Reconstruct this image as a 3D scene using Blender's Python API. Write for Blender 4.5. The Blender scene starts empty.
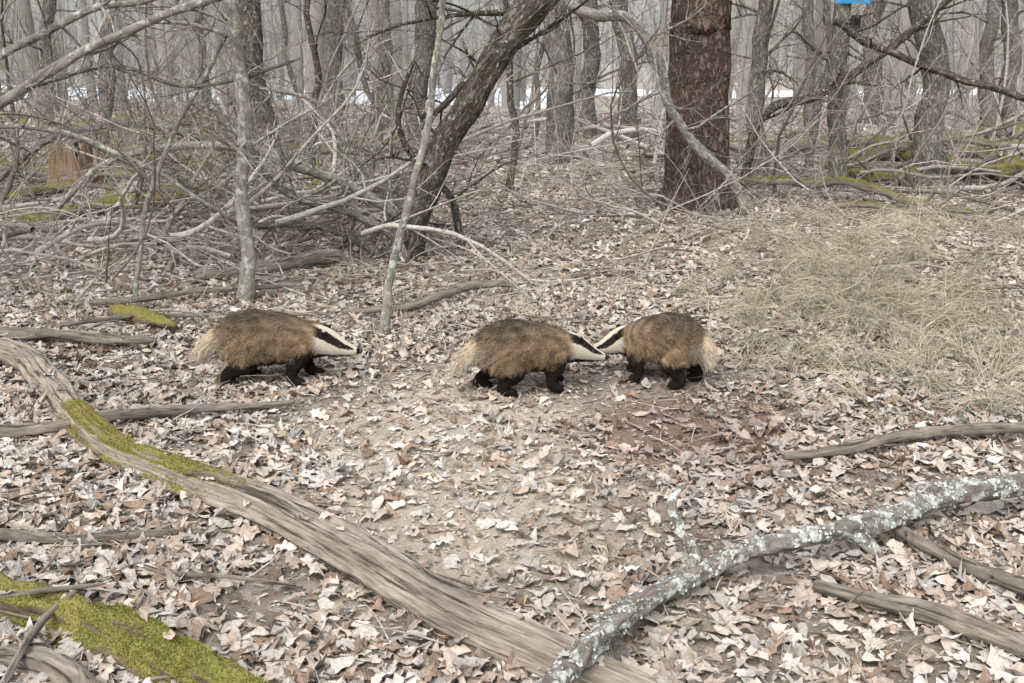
import bpy, math, random
import numpy as np
rng=np.random.default_rng(11)
scene=bpy.context.scene

# ------------------------------------------------------------------ terrain
def H(x,y):
    x=np.asarray(x,float); y=np.asarray(y,float)
    m=0.27*np.exp(-(((x-2.7)/1.6)**2+((y-7.8)/1.8)**2))
    m=m+0.07*np.exp(-(((x-2.0)/.55)**2+((y-6.1)/.6)**2))
    m=m-0.07*np.exp(-(((x-.6)/.45)**2+((y-4.2)/.45)**2))
    m=m+.025*np.sin(1.3*x+.7)*np.cos(1.1*y)+.012*np.sin(3.1*x+1.7*y)
    k=np.clip((y-10)/6,0,1)
    m=m+0.06*np.sin(.35*x+1)*np.sin(.3*y)*k
    m=m+0.008*np.sin(7.3*x+2.1*y+1)*np.sin(6.1*y-1.9*x)+0.004*np.sin(17*x+4*y)*np.sin(15*y-3*x+2)
    return m

# ------------------------------------------------------------------ mesh builder
class MB:
    def __init__(s): s.V=[];s.Q=[];s.T=[];s.C=[];s.B=[];s.n=0
    def add(s,V,Q=None,T=None,C=None,B=None):
        V=np.asarray(V,float).reshape(-1,3); m=len(V)
        s.V.append(V)
        if Q is not None and len(Q): s.Q.append(np.asarray(Q,int).reshape(-1,4)+s.n)
        if T is not None and len(T): s.T.append(np.asarray(T,int).reshape(-1,3)+s.n)
        if C is None: C=np.ones((m,3))
        C=np.asarray(C,float)
        if C.ndim==1: C=np.tile(C,(m,1))
        s.C.append(C); s.B.append(V if B is None else B); s.n+=m
    def arrays(s):
        V=np.concatenate(s.V); 
        Q=np.concatenate(s.Q) if s.Q else np.zeros((0,4),int)
        T=np.concatenate(s.T) if s.T else np.zeros((0,3),int)
        return V,Q,T,np.concatenate(s.C),np.concatenate(s.B)
def build(name,mb,mat,parent=None,smooth=True):
    V,Q,T,C,B=mb.arrays()
    me=bpy.data.meshes.new(name)
    me.vertices.add(len(V)); me.vertices.foreach_set("co",V.astype(np.float32).ravel())
    nl=len(Q)*4+len(T)*3
    me.loops.add(nl); me.loops.foreach_set("vertex_index",np.concatenate([Q.ravel(),T.ravel()]).astype(np.int32))
    me.polygons.add(len(Q)+len(T))
    ls=np.concatenate([np.arange(len(Q))*4,len(Q)*4+np.arange(len(T))*3]).astype(np.int32)
    me.polygons.foreach_set("loop_start",ls)
    me.polygons.foreach_set("use_smooth",np.full(len(Q)+len(T),smooth,dtype=bool))
    a=me.color_attributes.new("Col",'FLOAT_COLOR','POINT')
    a.data.foreach_set("color",np.concatenate([C,np.ones((len(C),1))],1).astype(np.float32).ravel())
    b=me.attributes.new("bc",'FLOAT_VECTOR','POINT')
    b.data.foreach_set("vector",B.astype(np.float32).ravel())
    me.update(calc_edges=True); me.validate()
    me.materials.append(mat)
    ob=bpy.data.objects.new(name,me); scene.collection.objects.link(ob)
    if parent: ob.parent=parent
    return ob
def nrm(a): return a/np.maximum(np.linalg.norm(a,axis=-1,keepdims=True),1e-9)

def resample(P,R,step):
    P=np.asarray(P,float); R=np.asarray(R,float)
    Pe=np.vstack([2*P[0]-P[1],P,2*P[-1]-P[-2]])
    out=[];ro=[]
    for i in range(len(P)-1):
        p0,p1,p2,p3=Pe[i:i+4]; L=np.linalg.norm(p2-p1); m=max(2,int(L/step))
        for j in range(m):
            t=j/m
            out.append(.5*((2*p1)+(-p0+p2)*t+(2*p0-5*p1+4*p2-p3)*t*t+(-p0+3*p1-3*p2+p3)*t**3))
            ro.append(R[i]*(1-t)+R[i+1]*t)
    out.append(P[-1]);ro.append(R[-1])
    return np.array(out),np.array(ro)
def tube(mb,P,R,n=12,rough=.06,wob=0.0,step=None,col=(1,1,1),groove=0,flat=1.0,endtaper=True,seed=None):
    r=np.random.default_rng(seed if seed is not None else int(rng.integers(1e9)))
    R=np.asarray(R,float)
    if step is None: step=max(R.mean()*.8,.012)
    P,Rr=resample(P,R,step); k=len(P)
    if k>400:
        idx=np.linspace(0,k-1,400).astype(int); P=P[idx];Rr=Rr[idx];k=400
    s=np.concatenate([[0],np.cumsum(np.linalg.norm(np.diff(P,axis=0),axis=1))])
    if wob:
        for ax in range(3):
            for f in (1,2.3,4.9):
                P[:,ax]+=wob/f*np.sin(s*f*2.2+r.random()*6.28)*np.minimum(1,s/(.3))
    D=nrm(np.gradient(P,axis=0))
    ref=np.array([0,0,1.]) if abs(D[0][2])<.9 else np.array([1.,0,0])
    u=ref-D[0]*ref.dot(D[0]); u/=np.linalg.norm(u)
    U=np.zeros((k,3))
    for i in range(k):
        u=u-D[i]*u.dot(D[i]); u/=np.linalg.norm(u); U[i]=u
    W=np.cross(D,U)
    a=np.arange(n)/n*2*np.pi
    rad=np.ones((k,n))
    R0=Rr.mean()
    for j in range(5):
        q=int(r.integers(1,6)); rad+=rough*.5*np.sin(q*a[None]+r.random()*6.28+s[:,None]/R0*r.uniform(.15,.7))
    for j in range(3):
        rad+=rough*.35*np.sin(int(r.integers(2,9))*a[None]+r.random()*6.28-s[:,None]/R0*r.uniform(1.,2.5))
    if groove:
        for q in (5,8,13):
            rad+=groove*.5*np.sin(q*a[None]+r.random()*6.28+.3*np.sin(s[:,None]*2))
    RR=Rr[:,None]*rad
    if endtaper:
        RR[0]*=.75; RR[-1]*=.6
    V=P[:,None,:]+RR[:,:,None]*(np.cos(a)[None,:,None]*U[:,None,:]*flat+np.sin(a)[None,:,None]*W[:,None,:])
    B=np.stack([np.cos(a)[None]*R0*np.ones((k,1)),np.sin(a)[None]*R0*np.ones((k,1)),s[:,None]*np.ones((1,n))],-1)
    i=np.arange(k-1)[:,None]*n; j=np.arange(n)[None]; j2=(j+1)%n
    Q=np.stack([i+j,i+j2,i+n+j2,i+n+j],-1).reshape(-1,4)
    V=V.reshape(-1,3);B=B.reshape(-1,3)
    V=np.vstack([V,P[0]-D[0]*Rr[0]*.15,P[-1]+D[-1]*Rr[-1]*.3]); B=np.vstack([B,[0,0,0],[0,0,s[-1]]])
    c0=k*n; jj=np.arange(n)
    T=np.vstack([np.stack([np.full(n,c0),(jj+1)%n,jj],-1),np.stack([np.full(n,c0+1),(k-1)*n+jj,(k-1)*n+(jj+1)%n],-1)])
    mb.add(V,Q,T,np.tile(np.array(col),(len(V),1)),B)
    return P,Rr,D

def twigs(mb,P0,D0,L,R,k=6,n=3,bend=.25,grav=0.0,taper=.8,col=(1,1,1),ground=False):
    N=len(P0)
    if N==0: return None
    P=np.zeros((N,k,3)); P[:,0]=P0; D=nrm(np.array(D0,float)); Ds=np.zeros((N,k,3)); Ds[:,0]=D
    cb=rng.normal(0,1,(N,3))*bend*.5
    for i in range(1,k):
        D=nrm(D+rng.normal(0,1,(N,3))*bend*.6+cb+np.array([0,0,grav]))
        P[:,i]=P[:,i-1]+D*(L/(k-1))[:,None]; Ds[:,i]=D
        if ground:
            g=H(P[:,i,0],P[:,i,1])+R+.008; P[:,i,2]=np.maximum(P[:,i,2],g)
    ref=nrm(rng.normal(0,1,(N,3)))[:,None,:]
    U=nrm(np.cross(Ds,ref)); W=np.cross(Ds,U)
    t=np.linspace(0,1,k); rad=R[:,None]*(1-taper*t[None])
    a=np.arange(n)/n*2*np.pi
    V=P[:,:,None,:]+rad[:,:,None,None]*(np.cos(a)[None,None,:,None]*U[:,:,None,:]+np.sin(a)[None,None,:,None]*W[:,:,None,:])
    base=(np.arange(N)*k*n)[:,None,None]; i=(np.arange(k-1)*n)[None,:,None]; j=np.arange(n)[None,None]; j2=(j+1)%n
    Q=np.stack([base+i+j,base+i+j2,base+i+n+j2,base+i+n+j],-1).reshape(-1,4)
    col=np.asarray(col,float)
    if col.ndim==1: C=np.tile(col,(N*k*n,1))
    else: C=np.repeat(col,k*n,axis=0)
    mb.add(V.reshape(-1,3),Q,None,C)
    return P,Ds,rad
def children(res,m,tmin=.15,spread=.9,up=.15):
    P,D,rad=res; N,k,_=P.shape
    idx=np.repeat(np.arange(N),m); t=rng.uniform(tmin,.97,len(idx))*(k-1); i=np.minimum(t.astype(int),k-2); f=(t-i)[:,None]
    p=P[idx,i]*(1-f)+P[idx,i+1]*f
    d=nrm(nrm(D[idx,i])+nrm(rng.normal(0,1,(len(idx),3)))*spread+np.array([0,0,up]))
    return idx,p,d,rad[idx,i]
def recurse(mb,res,L,levels=(5,4),lf=.45,rf=.55,col=(1,1,1),spread=.9,up=.12,n=3,ground=False,rmin=.0012):
    for m in levels:
        idx,p,d,r=children(res,m,spread=spread,up=up)
        L=L[idx]*lf*rng.uniform(.5,1.3,len(idx))
        c=np.asarray(col,float)
        if c.ndim==2: c=c[idx]; col=c
        res=twigs(mb,p,d,L,np.maximum(r*rf,rmin),k=5,n=n,bend=.25,col=c,ground=ground)

# ------------------------------------------------------------------ materials
def newmat(name,diff=True):
    m=bpy.data.materials.new(name); m.use_nodes=True; nt=m.node_tree
    b=nt.nodes["Principled BSDF"]
    if diff:
        nt.nodes.remove(b); b=nt.nodes.new("ShaderNodeBsdfDiffuse"); b.inputs["Roughness"].default_value=.6
        nt.links.new(b.outputs[0],nt.nodes["Material Output"].inputs["Surface"]); cs=b.inputs["Color"]
    else:
        b.inputs["Roughness"].default_value=.9; b.inputs["Specular IOR Level"].default_value=.25; cs=b.inputs["Base Color"]
    return m,nt,b,cs
def nd(nt,t,**kw):
    n=nt.nodes.new(t)
    for k,v in kw.items():
        if k in n.inputs: n.inputs[k].default_value=v
        else: setattr(n,k,v)
    return n
def ramp(nt,src,stops):
    r=nt.nodes.new("ShaderNodeValToRGB"); e=r.color_ramp.elements
    while len(e)<len(stops): e.new(.5)
    for i,(p,c) in enumerate(stops):
        e[i].position=p; e[i].color=(c,c,c,1) if not hasattr(c,'__len__') else (*c,1)
    nt.links.new(src,r.inputs[0]); return r.outputs[0]
def mix(nt,f,a,b,blend='MIX'):
    m=nt.nodes.new("ShaderNodeMix"); m.data_type='RGBA'; m.blend_type=blend
    for s,v in ((m.inputs[0],f),(m.inputs[6],a),(m.inputs[7],b)):
        if isinstance(v,bpy.types.NodeSocket): nt.links.new(v,s)
        elif hasattr(v,'__len__'): s.default_value=(*v,1)
        else: s.default_value=v
    return m.outputs[2]
def mth(nt,op,a,b=0.0):
    m=nt.nodes.new("ShaderNodeMath"); m.operation=op
    for s,v in ((m.inputs[0],a),(m.inputs[1],b)):
        if isinstance(v,bpy.types.NodeSocket): nt.links.new(v,s)
        else: s.default_value=v
    return m.outputs[0]
def bark(name,dark,light,scale=40,zs=.25,bump=.6,bd=.01,lichen=0,lcol=(.50,.54,.48),moss=0,mosslo=None,plates=0,crack=None,cz=.05):
    m,nt,b,cs=newmat(name)
    at=nd(nt,"ShaderNodeAttribute",attribute_name="bc")
    mp=nt.nodes.new("ShaderNodeMapping"); mp.inputs["Scale"].default_value=(1,1,zs); nt.links.new(at.outputs["Vector"],mp.inputs[0])
    n1=nd(nt,"ShaderNodeTexNoise",Scale=float(scale),Detail=6.0,Roughness=.7); nt.links.new(mp.outputs[0],n1.inputs[0])
    h=n1.outputs[0]
    c=ramp(nt,h,[(.34,dark),(.66,light)])
    if plates:
        v=nd(nt,"ShaderNodeTexVoronoi",feature='DISTANCE_TO_EDGE',Scale=float(plates))
        wv=nd(nt,"ShaderNodeTexNoise",Scale=plates*1.7,Detail=4.0); nt.links.new(mp.outputs[0],wv.inputs[0])
        vm=nt.nodes.new("ShaderNodeVectorMath"); vm.operation='MULTIPLY_ADD'; nt.links.new(wv.outputs[1],vm.inputs[0]); vm.inputs[1].default_value=(2.0/plates,)*3; nt.links.new(mp.outputs[0],vm.inputs[2])
        nt.links.new(vm.outputs[0],v.inputs[0])
        e=ramp(nt,v.outputs[0],[(.0,0.0),(.3,1.0)])
        c=mix(nt,e,tuple(x*.6 for x in dark),c)
        h=mth(nt,'ADD',mth(nt,'MULTIPLY',h,.8),e)
    big=nd(nt,"ShaderNodeTexNoise",Scale=3.0,Detail=4.0); tc=nt.nodes.new("ShaderNodeTexCoord"); nt.links.new(tc.outputs["Object"],big.inputs[0])
    c=mix(nt,1.0,c,ramp(nt,big.outputs[0],[(.3,.7),(.7,1.2)]),'MULTIPLY')
    if crack:
        cm_=nt.nodes.new("ShaderNodeMapping"); cm_.inputs["Scale"].default_value=(1,1,cz); nt.links.new(at.outputs["Vector"],cm_.inputs[0])
        cn=nd(nt,"ShaderNodeTexNoise",Scale=float(crack),Detail=8.0,Roughness=.78); nt.links.new(cm_.outputs[0],cn.inputs[0])
        ck=ramp(nt,cn.outputs[0],[(.40,0.0),(.445,1.0)])
        c=mix(nt,ck,mix(nt,.8,c,(.03,.022,.016)),c)
        h=mth(nt,'ADD',mth(nt,'MULTIPLY',h,.5),ck)
    if lichen:
        ln=nd(nt,"ShaderNodeTexNoise",Scale=22.0,Detail=6.0,Roughness=.7); nt.links.new(tc.outputs["Object"],ln.inputs[0])
        lf=ramp(nt,ln.outputs[0],[(.62-lichen*.25,0.0),(.70-lichen*.25,1.0)])
        ln2=nd(nt,"ShaderNodeTexNoise",Scale=90.0,Detail=4.0); nt.links.new(tc.outputs["Object"],ln2.inputs[0])
        lc=mix(nt,ln2.outputs[0],tuple(x*.5 for x in lcol),tuple(min(1,x*1.35) for x in lcol))
        c=mix(nt,lf,c,lc); h=mth(nt,'ADD',h,mth(nt,'MULTIPLY',lf,.7)); h=mth(nt,'ADD',h,mth(nt,'MULTIPLY',ln2.outputs[0],.6))
    if moss:
        g=nt.nodes.new("ShaderNodeNewGeometry"); sx=nt.nodes.new("ShaderNodeSeparateXYZ"); nt.links.new(g.outputs["Normal"],sx.inputs[0])
        mn=nd(nt,"ShaderNodeTexNoise",Scale=5.0,Detail=6.0,Roughness=.7); nt.links.new(tc.outputs["Object"],mn.inputs[0])
        f=mth(nt,'ADD',mth(nt,'MULTIPLY',sx.outputs[2],.35),mn.outputs[0])
        if mosslo:
            sb=nt.nodes.new("ShaderNodeSeparateXYZ"); nt.links.new(at.outputs["Vector"],sb.inputs[0])
            r=ramp(nt,mth(nt,'MULTIPLY',sb.outputs[2],.2),[(mosslo[0],0.0),(mosslo[0]+.04,1.0),(mosslo[1],1.0),(mosslo[1]+.06,0.0)])
            f=mth(nt,'SUBTRACT',mth(nt,'ADD',f,mth(nt,'MULTIPLY',r,.4)),.4)
        mf=ramp(nt,f,[(.85-moss*.3,0.0),(.95-moss*.3,1.0)])
        m2=nd(nt,"ShaderNodeTexNoise",Scale=130.0,Detail=5.0); nt.links.new(tc.outputs["Object"],m2.inputs[0])
        m3=nd(nt,"ShaderNodeTexNoise",Scale=9.0,Detail=3.0); nt.links.new(tc.outputs["Object"],m3.inputs[0])
        mc=mix(nt,m3.outputs[0],(.11,.13,.03),(.30,.24,.09)); mc=mix(nt,1.0,mc,ramp(nt,m2.outputs[0],[(.3,.4),(.7,1.5)]),'MULTIPLY')
        c=mix(nt,mf,c,mc); h=mth(nt,'ADD',h,mth(nt,'MULTIPLY',mth(nt,'MULTIPLY',mf,m2.outputs[0]),1.5))
    nt.links.new(c,cs)
    bp=nd(nt,"ShaderNodeBump",Strength=bump,Distance=bd); nt.links.new(h,bp.inputs["Height"]); nt.links.new(bp.outputs[0],b.inputs["Normal"])
    return m
def colmat(name,vary=0.0,scale=60,diff=True):
    m,nt,b,cs=newmat(name,diff)
    a=nd(nt,"ShaderNodeAttribute",attribute_name="Col"); c=a.outputs["Color"]
    if vary:
        tc=nt.nodes.new("ShaderNodeTexCoord"); n=nd(nt,"ShaderNodeTexNoise",Scale=float(scale),Detail=2.0); nt.links.new(tc.outputs["Object"],n.inputs[0])
        c=mix(nt,1.0,c,ramp(nt,n.outputs[0],[(.3,1-vary),(.7,1+vary)]),'MULTIPLY')
    nt.links.new(c,cs); return m

M_leaf=colmat("dry_leaf",.22,90)
M_fur=colmat("badger_fur",0)
M_twig=colmat("twig_bark",.3,40)
M_grass=colmat("dry_grass",0)
M_moss=colmat("moss",.3,60)
M_forest=colmat("hazed_distant_bark",0)
M_log=bark("bare_log_wood",(.14,.115,.09),(.40,.345,.29),scale=120,zs=.07,bump=.8,bd=.010,crack=46,cz=.03,moss=.72,mosslo=(.34,.60))
M_lich=bark("lichen_bark",(.08,.07,.06),(.26,.23,.20),scale=50,zs=.3,bump=.8,bd=.008,lichen=.55,lcol=(.48,.50,.46))
M_lich2=bark("lichen_bark_light",(.12,.11,.095),(.33,.30,.26),scale=45,zs=.3,bump=.7,bd=.008,lichen=.45,lcol=(.43,.45,.39))
M_stick=bark("dead_stick",(.10,.085,.07),(.31,.265,.22),scale=60,zs=.15,bump=.7,bd=.005,crack=60)
M_mosslog=bark("mossy_bark",(.06,.045,.03),(.22,.17,.125),scale=40,zs=.3,bump=.9,bd=.012,moss=.95)
M_mosslog2=bark("part_mossy_bark",(.09,.07,.055),(.26,.22,.17),scale=25,zs=.3,bump=.8,bd=.02,moss=1.15)
M_pine=bark("pine_bark",(.12,.088,.072),(.31,.225,.18),scale=30,zs=.3,bump=1.0,bd=.03,plates=22)
M_dark=bark("dark_bark",(.095,.082,.07),(.29,.25,.21),scale=30,zs=.25,bump=.9,bd=.015,plates=30,lichen=.2)
M_grey=bark("grey_bark",(.18,.165,.15),(.42,.39,.35),scale=30,zs=.25,bump=.9,bd=.015,plates=34,lichen=.2,lcol=(.43,.45,.39))
M_bglog=bark("weathered_log",(.14,.12,.10),(.38,.33,.28),scale=14,zs=.1,bump=.8,bd=.03,moss=.6)
M_stump=bark("rotten_stump",(.10,.065,.04),(.36,.25,.165),scale=20,zs=.12,bump=1.0,bd=.03,moss=.3)

# ------------------------------------------------------------------ ground
def ground():
    nx,ny=340,420; a=6.0
    u=np.linspace(-1,1,nx); x=np.sinh(u*a)/np.sinh(a)*300
    v=np.linspace(-.55,1,ny); y=4+np.sinh(v*a)/np.sinh(a)*420
    X,Y=np.meshgrid(x,y); Z=H(X,Y)
    V=np.stack([X,Y,Z],-1).reshape(-1,3)
    i=np.arange(ny-1)[:,None]*nx; j=np.arange(nx-1)[None]
    Q=np.stack([i+j,i+j+1,i+nx+j+1,i+nx+j],-1).reshape(-1,4)
    m,nt,b,cs=newmat("forest_soil")
    tc=nt.nodes.new("ShaderNodeTexCoord"); P=tc.outputs["Object"]
    vo=nd(nt,"ShaderNodeTexVoronoi",Scale=22.0,Randomness=1.0); wn=nd(nt,"ShaderNodeTexNoise",Scale=20.0,Detail=3.0); nt.links.new(P,wn.inputs[0])
    vm=nt.nodes.new("ShaderNodeVectorMath"); vm.operation='MULTIPLY_ADD'; nt.links.new(wn.outputs[1],vm.inputs[0]); vm.inputs[1].default_value=(.12,)*3; nt.links.new(P,vm.inputs[2]); nt.links.new(vm.outputs[0],vo.inputs[0])
    sp=nt.nodes.new("ShaderNodeSeparateColor"); nt.links.new(vo.outputs["Color"],sp.inputs[0])
    leafc=ramp(nt,sp.outputs[0],[(0,(.15,.12,.095)),(.35,(.24,.20,.165)),(.7,(.34,.295,.25)),(1,(.43,.38,.33))])
    n2=nd(nt,"ShaderNodeTexNoise",Scale=45.0,Detail=6.0,Roughness=.78); nt.links.new(P,n2.inputs[0])
    soil=ramp(nt,n2.outputs[0],[(.3,(.15,.12,.095)),(.55,(.30,.25,.205)),(.75,(.44,.385,.325))])
    n3=nd(nt,"ShaderNodeTexNoise",Scale=1.6,Detail=5.0,Roughness=.6); nt.links.new(P,n3.inputs[0])
    c=mix(nt,ramp(nt,n3.outputs[0],[(.42,.2),(.6,.9)]),leafc,soil)
    def blob(cx,cy,rx,ry):
        mp=nt.nodes.new("ShaderNodeMapping"); mp.vector_type='POINT'
        mp.inputs["Location"].default_value=(-cx/rx,-cy/ry,0); mp.inputs["Scale"].default_value=(1/rx,1/ry,0); nt.links.new(P,mp.inputs[0])
        l=nt.nodes.new("ShaderNodeVectorMath"); l.operation='LENGTH'; nt.links.new(mp.outputs[0],l.inputs[0])
        d=mth(nt,'ADD',l.outputs["Value"],mth(nt,'MULTIPLY',mth(nt,'SUBTRACT',n3.outputs[0],.5),1.6))
        return ramp(nt,d,[(.6,1.0),(1.1,0.0)])
    path=blob(-.15,4.0,.85,1.35)
    sand=ramp(nt,n2.outputs[0],[(.28,(.28,.23,.175)),(.45,(.46,.40,.325)),(.72,(.58,.51,.425))])
    c=mix(nt,path,c,sand)
    straw=blob(2.1,6.3,.9,1.5)
    c=mix(nt,mth(nt,'MULTIPLY',straw,.7),c,ramp(nt,n2.outputs[0],[(.3,(.24,.20,.15)),(.65,(.50,.44,.34))]))
    red=blob(.75,4.3,.6,.6)
    rd=ramp(nt,n2.outputs[0],[(.3,(.10,.068,.05)),(.7,(.30,.215,.16))])
    c=mix(nt,mth(nt,'MULTIPLY',red,.8),c,rd)
    sx=nt.nodes.new("ShaderNodeSeparateXYZ"); nt.links.new(P,sx.inputs[0])
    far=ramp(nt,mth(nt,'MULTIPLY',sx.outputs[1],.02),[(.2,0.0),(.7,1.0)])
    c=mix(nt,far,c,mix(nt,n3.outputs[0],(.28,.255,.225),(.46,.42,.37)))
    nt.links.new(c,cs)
    bp=nd(nt,"ShaderNodeBump",Strength=.9,Distance=.03); nt.links.new(n2.outputs[0],bp.inputs["Height"]); nt.links.new(bp.outputs[0],b.inputs["Normal"])
    mb=MB(); mb.add(V,Q); build("ground",mb,m)
ground()

# ------------------------------------------------------------------ leaves
LP=np.array([(.52,.465,.41),(.46,.40,.345),(.43,.395,.36),(.36,.295,.24),(.57,.525,.475),(.28,.205,.155),(.19,.14,.105),(.44,.36,.295),(.33,.27,.225),(.34,.32,.295)])
LW=np.array([.14,.18,.14,.13,.07,.10,.06,.07,.08,.09]); LW/=LW.sum()
def leaves(mb,X,Y,size,rows,tilt,lift,bright=1.0,Z=None,upv=None):
    N=len(X)
    if rows==8:
        t=np.array([0,.12,.27,.38,.55,.68,.85,1.]); w=np.array([.03,.20,.13,.33,.21,.38,.22,.03])
    elif rows==5:
        t=np.array([0,.25,.5,.78,1.]); w=np.array([.03,.24,.2,.34,.04])
    else:
        t=np.array([0,.45,1.]); w=np.array([.08,.34,.08])
    wl=w[None]*rng.uniform(.6,1.35,(N,rows)); wr=w[None]*rng.uniform(.6,1.35,(N,rows))
    sl=(rng.random(N)<.35)[:,None]; we=(.27*np.sin(np.pi*np.clip(t,0.03,.97))**.8)[None]*rng.uniform(.7,1.2,(N,1)); wl=np.where(sl,we,wl); wr=np.where(sl,we,wr)
    L=size
    cu=rng.normal(0,.5,N); ca=rng.normal(.3,.8,N); tw=rng.normal(0,.5,N)
    x=(t[None]-.5)*np.ones((N,1)); 
    z0=cu[:,None]*(x**2)+rng.normal(0,.025,(N,rows))
    def edge(wv,sg):
        yy=sg*wv; zz=z0+ca[:,None]*wv**2*1.6+tw[:,None]*x*yy+rng.normal(0,.03,(N,rows))
        return np.stack([x+rng.normal(0,.02,(N,rows)),yy*(1-.3*np.minimum(1,abs(ca[:,None]))),zz],-1)
    l=edge(wl,1); r=edge(wr,-1); m=np.stack([x,0*x,z0],-1)
    V=np.stack([l,m,r],2)*L[:,None,None,None]
    az=rng.uniform(0,6.283,N); 
    up=nrm(np.stack([rng.normal(0,1,N)*tilt,rng.normal(0,1,N)*tilt,np.ones(N)],-1)+(0 if upv is None else upv))
    fx=np.stack([np.cos(az),np.sin(az),0*az],-1); fx=nrm(fx-up*(fx*up).sum(1,keepdims=True)); fy=np.cross(up,fx)
    Rm=np.stack([fx,fy,up],1)
    V=np.einsum('nrcd,nde->nrce',V,Rm)
    c0=np.stack([X,Y,(H(X,Y) if Z is None else Z)+lift],-1)
    zmin=V[...,2].min(axis=(1,2)); 
    V=V+c0[:,None,None,:]; V[...,2]-=np.minimum(0,zmin*.6)[:,None,None]
    per=rows*3
    base=(np.arange(N)*per)[:,None,None]; i=(np.arange(rows-1)*3)[None,:,None]; j=np.arange(2)[None,None]
    Q=np.stack([base+i+j,base+i+j+1,base+i+3+j+1,base+i+3+j],-1).reshape(-1,4)
    ci=rng.choice(len(LP),N,p=LW); c=LP[ci]*rng.uniform(.78,1.12,(N,1))*bright
    big=.5+.5*np.sin(1.7*X+2*np.sin(.9*Y))*np.sin(1.3*Y+1.1*X)
    c=c*(.84+.24*big)[:,None]
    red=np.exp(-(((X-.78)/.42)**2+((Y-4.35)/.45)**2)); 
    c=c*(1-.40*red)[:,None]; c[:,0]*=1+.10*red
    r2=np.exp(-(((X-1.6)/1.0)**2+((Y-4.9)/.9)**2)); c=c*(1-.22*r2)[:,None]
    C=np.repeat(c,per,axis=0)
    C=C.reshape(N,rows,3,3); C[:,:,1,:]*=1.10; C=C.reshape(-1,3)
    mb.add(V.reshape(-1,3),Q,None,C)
def scat(N,y0,y1,p=1.0,hw=.52,mg=.7):
    Y=y0+(y1-y0)*rng.random(N*3)**p; X=rng.uniform(-1,1,N*3)*(hw*Y+mg)
    w=(hw*Y+mg)/(hw*y1+mg); k=rng.random(N*3)<w; return X[k][:N],Y[k][:N]
def bare(X,Y):
    n=.25*np.sin(5*X+2*np.sin(3*Y))+.25*np.sin(4.3*Y+3*np.sin(2.1*X))+.12*np.sin(13*X+2*Y)*np.sin(11*Y)
    d1=np.sqrt(((X+.15)/.85)**2+((Y-4.0)/1.4)**2)+n
    d2=np.sqrt(((X-.8)/.5)**2+((Y-4.3)/.5)**2)+n
    d3=np.sqrt(((X-.1)/1.7)**2+((Y-5.3)/.4)**2)+n
    d4=np.sqrt(((X-2.1)/.7)**2+((Y-6.3)/1.2)**2)+n
    pt=.5+.5*np.sin(2.3*X+1.7*np.sin(1.9*Y+1))*np.sin(2.7*Y+X)
    return np.clip(np.where(d1<1.0,.80,0)+np.where(d2<.8,.35,0)+np.where(d3<.9,.6,0)+np.where(d4<1,.6,0)+.45*(pt>.70),0,.88)
mb=MB()
X,Y=scat(33000,1.9,7.2); k=rng.random(len(X))>bare(X,Y); X=X[k];Y=Y[k]
leaves(mb,X,Y,rng.uniform(.04,.095,len(X)),8,.20,rng.uniform(.001,.014,len(X)))
X,Y=scat(24000,7.2,14); k=rng.random(len(X))>.6*bare(X,Y); X=X[k];Y=Y[k]; leaves(mb,X,Y,rng.uniform(.05,.10,len(X)),5,.24,rng.uniform(.002,.014,len(X)))
X,Y=scat(16000,14,32); leaves(mb,X,Y,rng.uniform(.08,.16,len(X)),3,.3,rng.uniform(.002,.02,len(X)),1.0)
X,Y=scat(36000,1.9,7.0); leaves(mb,X,Y,rng.uniform(.012,.035,len(X)),3,.35,rng.uniform(.001,.006,len(X)),.95)
litter=mb

# ------------------------------------------------------------------ twig litter
TC=np.array([(.25,.20,.165),(.16,.12,.095),(.36,.31,.27),(.42,.37,.32)])
mb=MB()
for N,y0,y1,Ls,Rs in ((1800,2,8,(.08,.45),(.0015,.005)),(1900,6,16,(.3,1.3),(.003,.010)),(700,12,34,(.6,2.2),(.006,.02))):
    X,Y=scat(N,y0,y1); N=len(X); L=rng.uniform(*Ls,N)*rng.uniform(.4,1,N); R=rng.uniform(*Rs,N)
    az=rng.uniform(0,6.28,N); D=np.stack([np.cos(az),np.sin(az),rng.normal(0,.08,N)],-1)
    P0=np.stack([X,Y,H(X,Y)+R+rng.uniform(.012,.035,N)],-1); c=TC[rng.choice(4,N)]
    res=twigs(mb,P0,D,L,R,k=6,n=4,bend=.16,col=c,ground=True)
    if y0>2: recurse(mb,res,L,levels=(2,),col=c,ground=True)
build("fallen_twigs",mb,M_twig)

# ------------------------------------------------------------------ dry grass
mb=MB()
def grass(cx,cy,sx,sy,nt,nb,Ls,hd=None):
    tx=rng.normal(cx,sx,nt); ty=rng.normal(cy,sy,nt)
    X=np.repeat(tx,nb)+rng.normal(0,.03,nt*nb); Y=np.repeat(ty,nb)+rng.normal(0,.03,nt*nb); N=len(X)
    la=np.repeat(rng.normal(hd,.8,nt) if hd is not None else rng.uniform(0,6.28,nt),nb)+rng.normal(0,.55,N)
    D=np.stack([np.cos(la),np.sin(la),rng.uniform(.5,2.8,N)],-1)
    c=np.array([.55,.485,.375])*np.repeat(rng.uniform(.75,1.1,(nt,1)),nb,axis=0)*rng.uniform(.6,1.15,(N,1))
    twigs(mb,np.stack([X,Y,H(X,Y)],-1),D,rng.uniform(*Ls,N)*np.repeat(rng.uniform(.6,1.2,nt),nb),rng.uniform(.0015,.0026,N),k=7,n=3,bend=.09,grav=-.26,taper=.6,col=c,ground=True)
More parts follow.
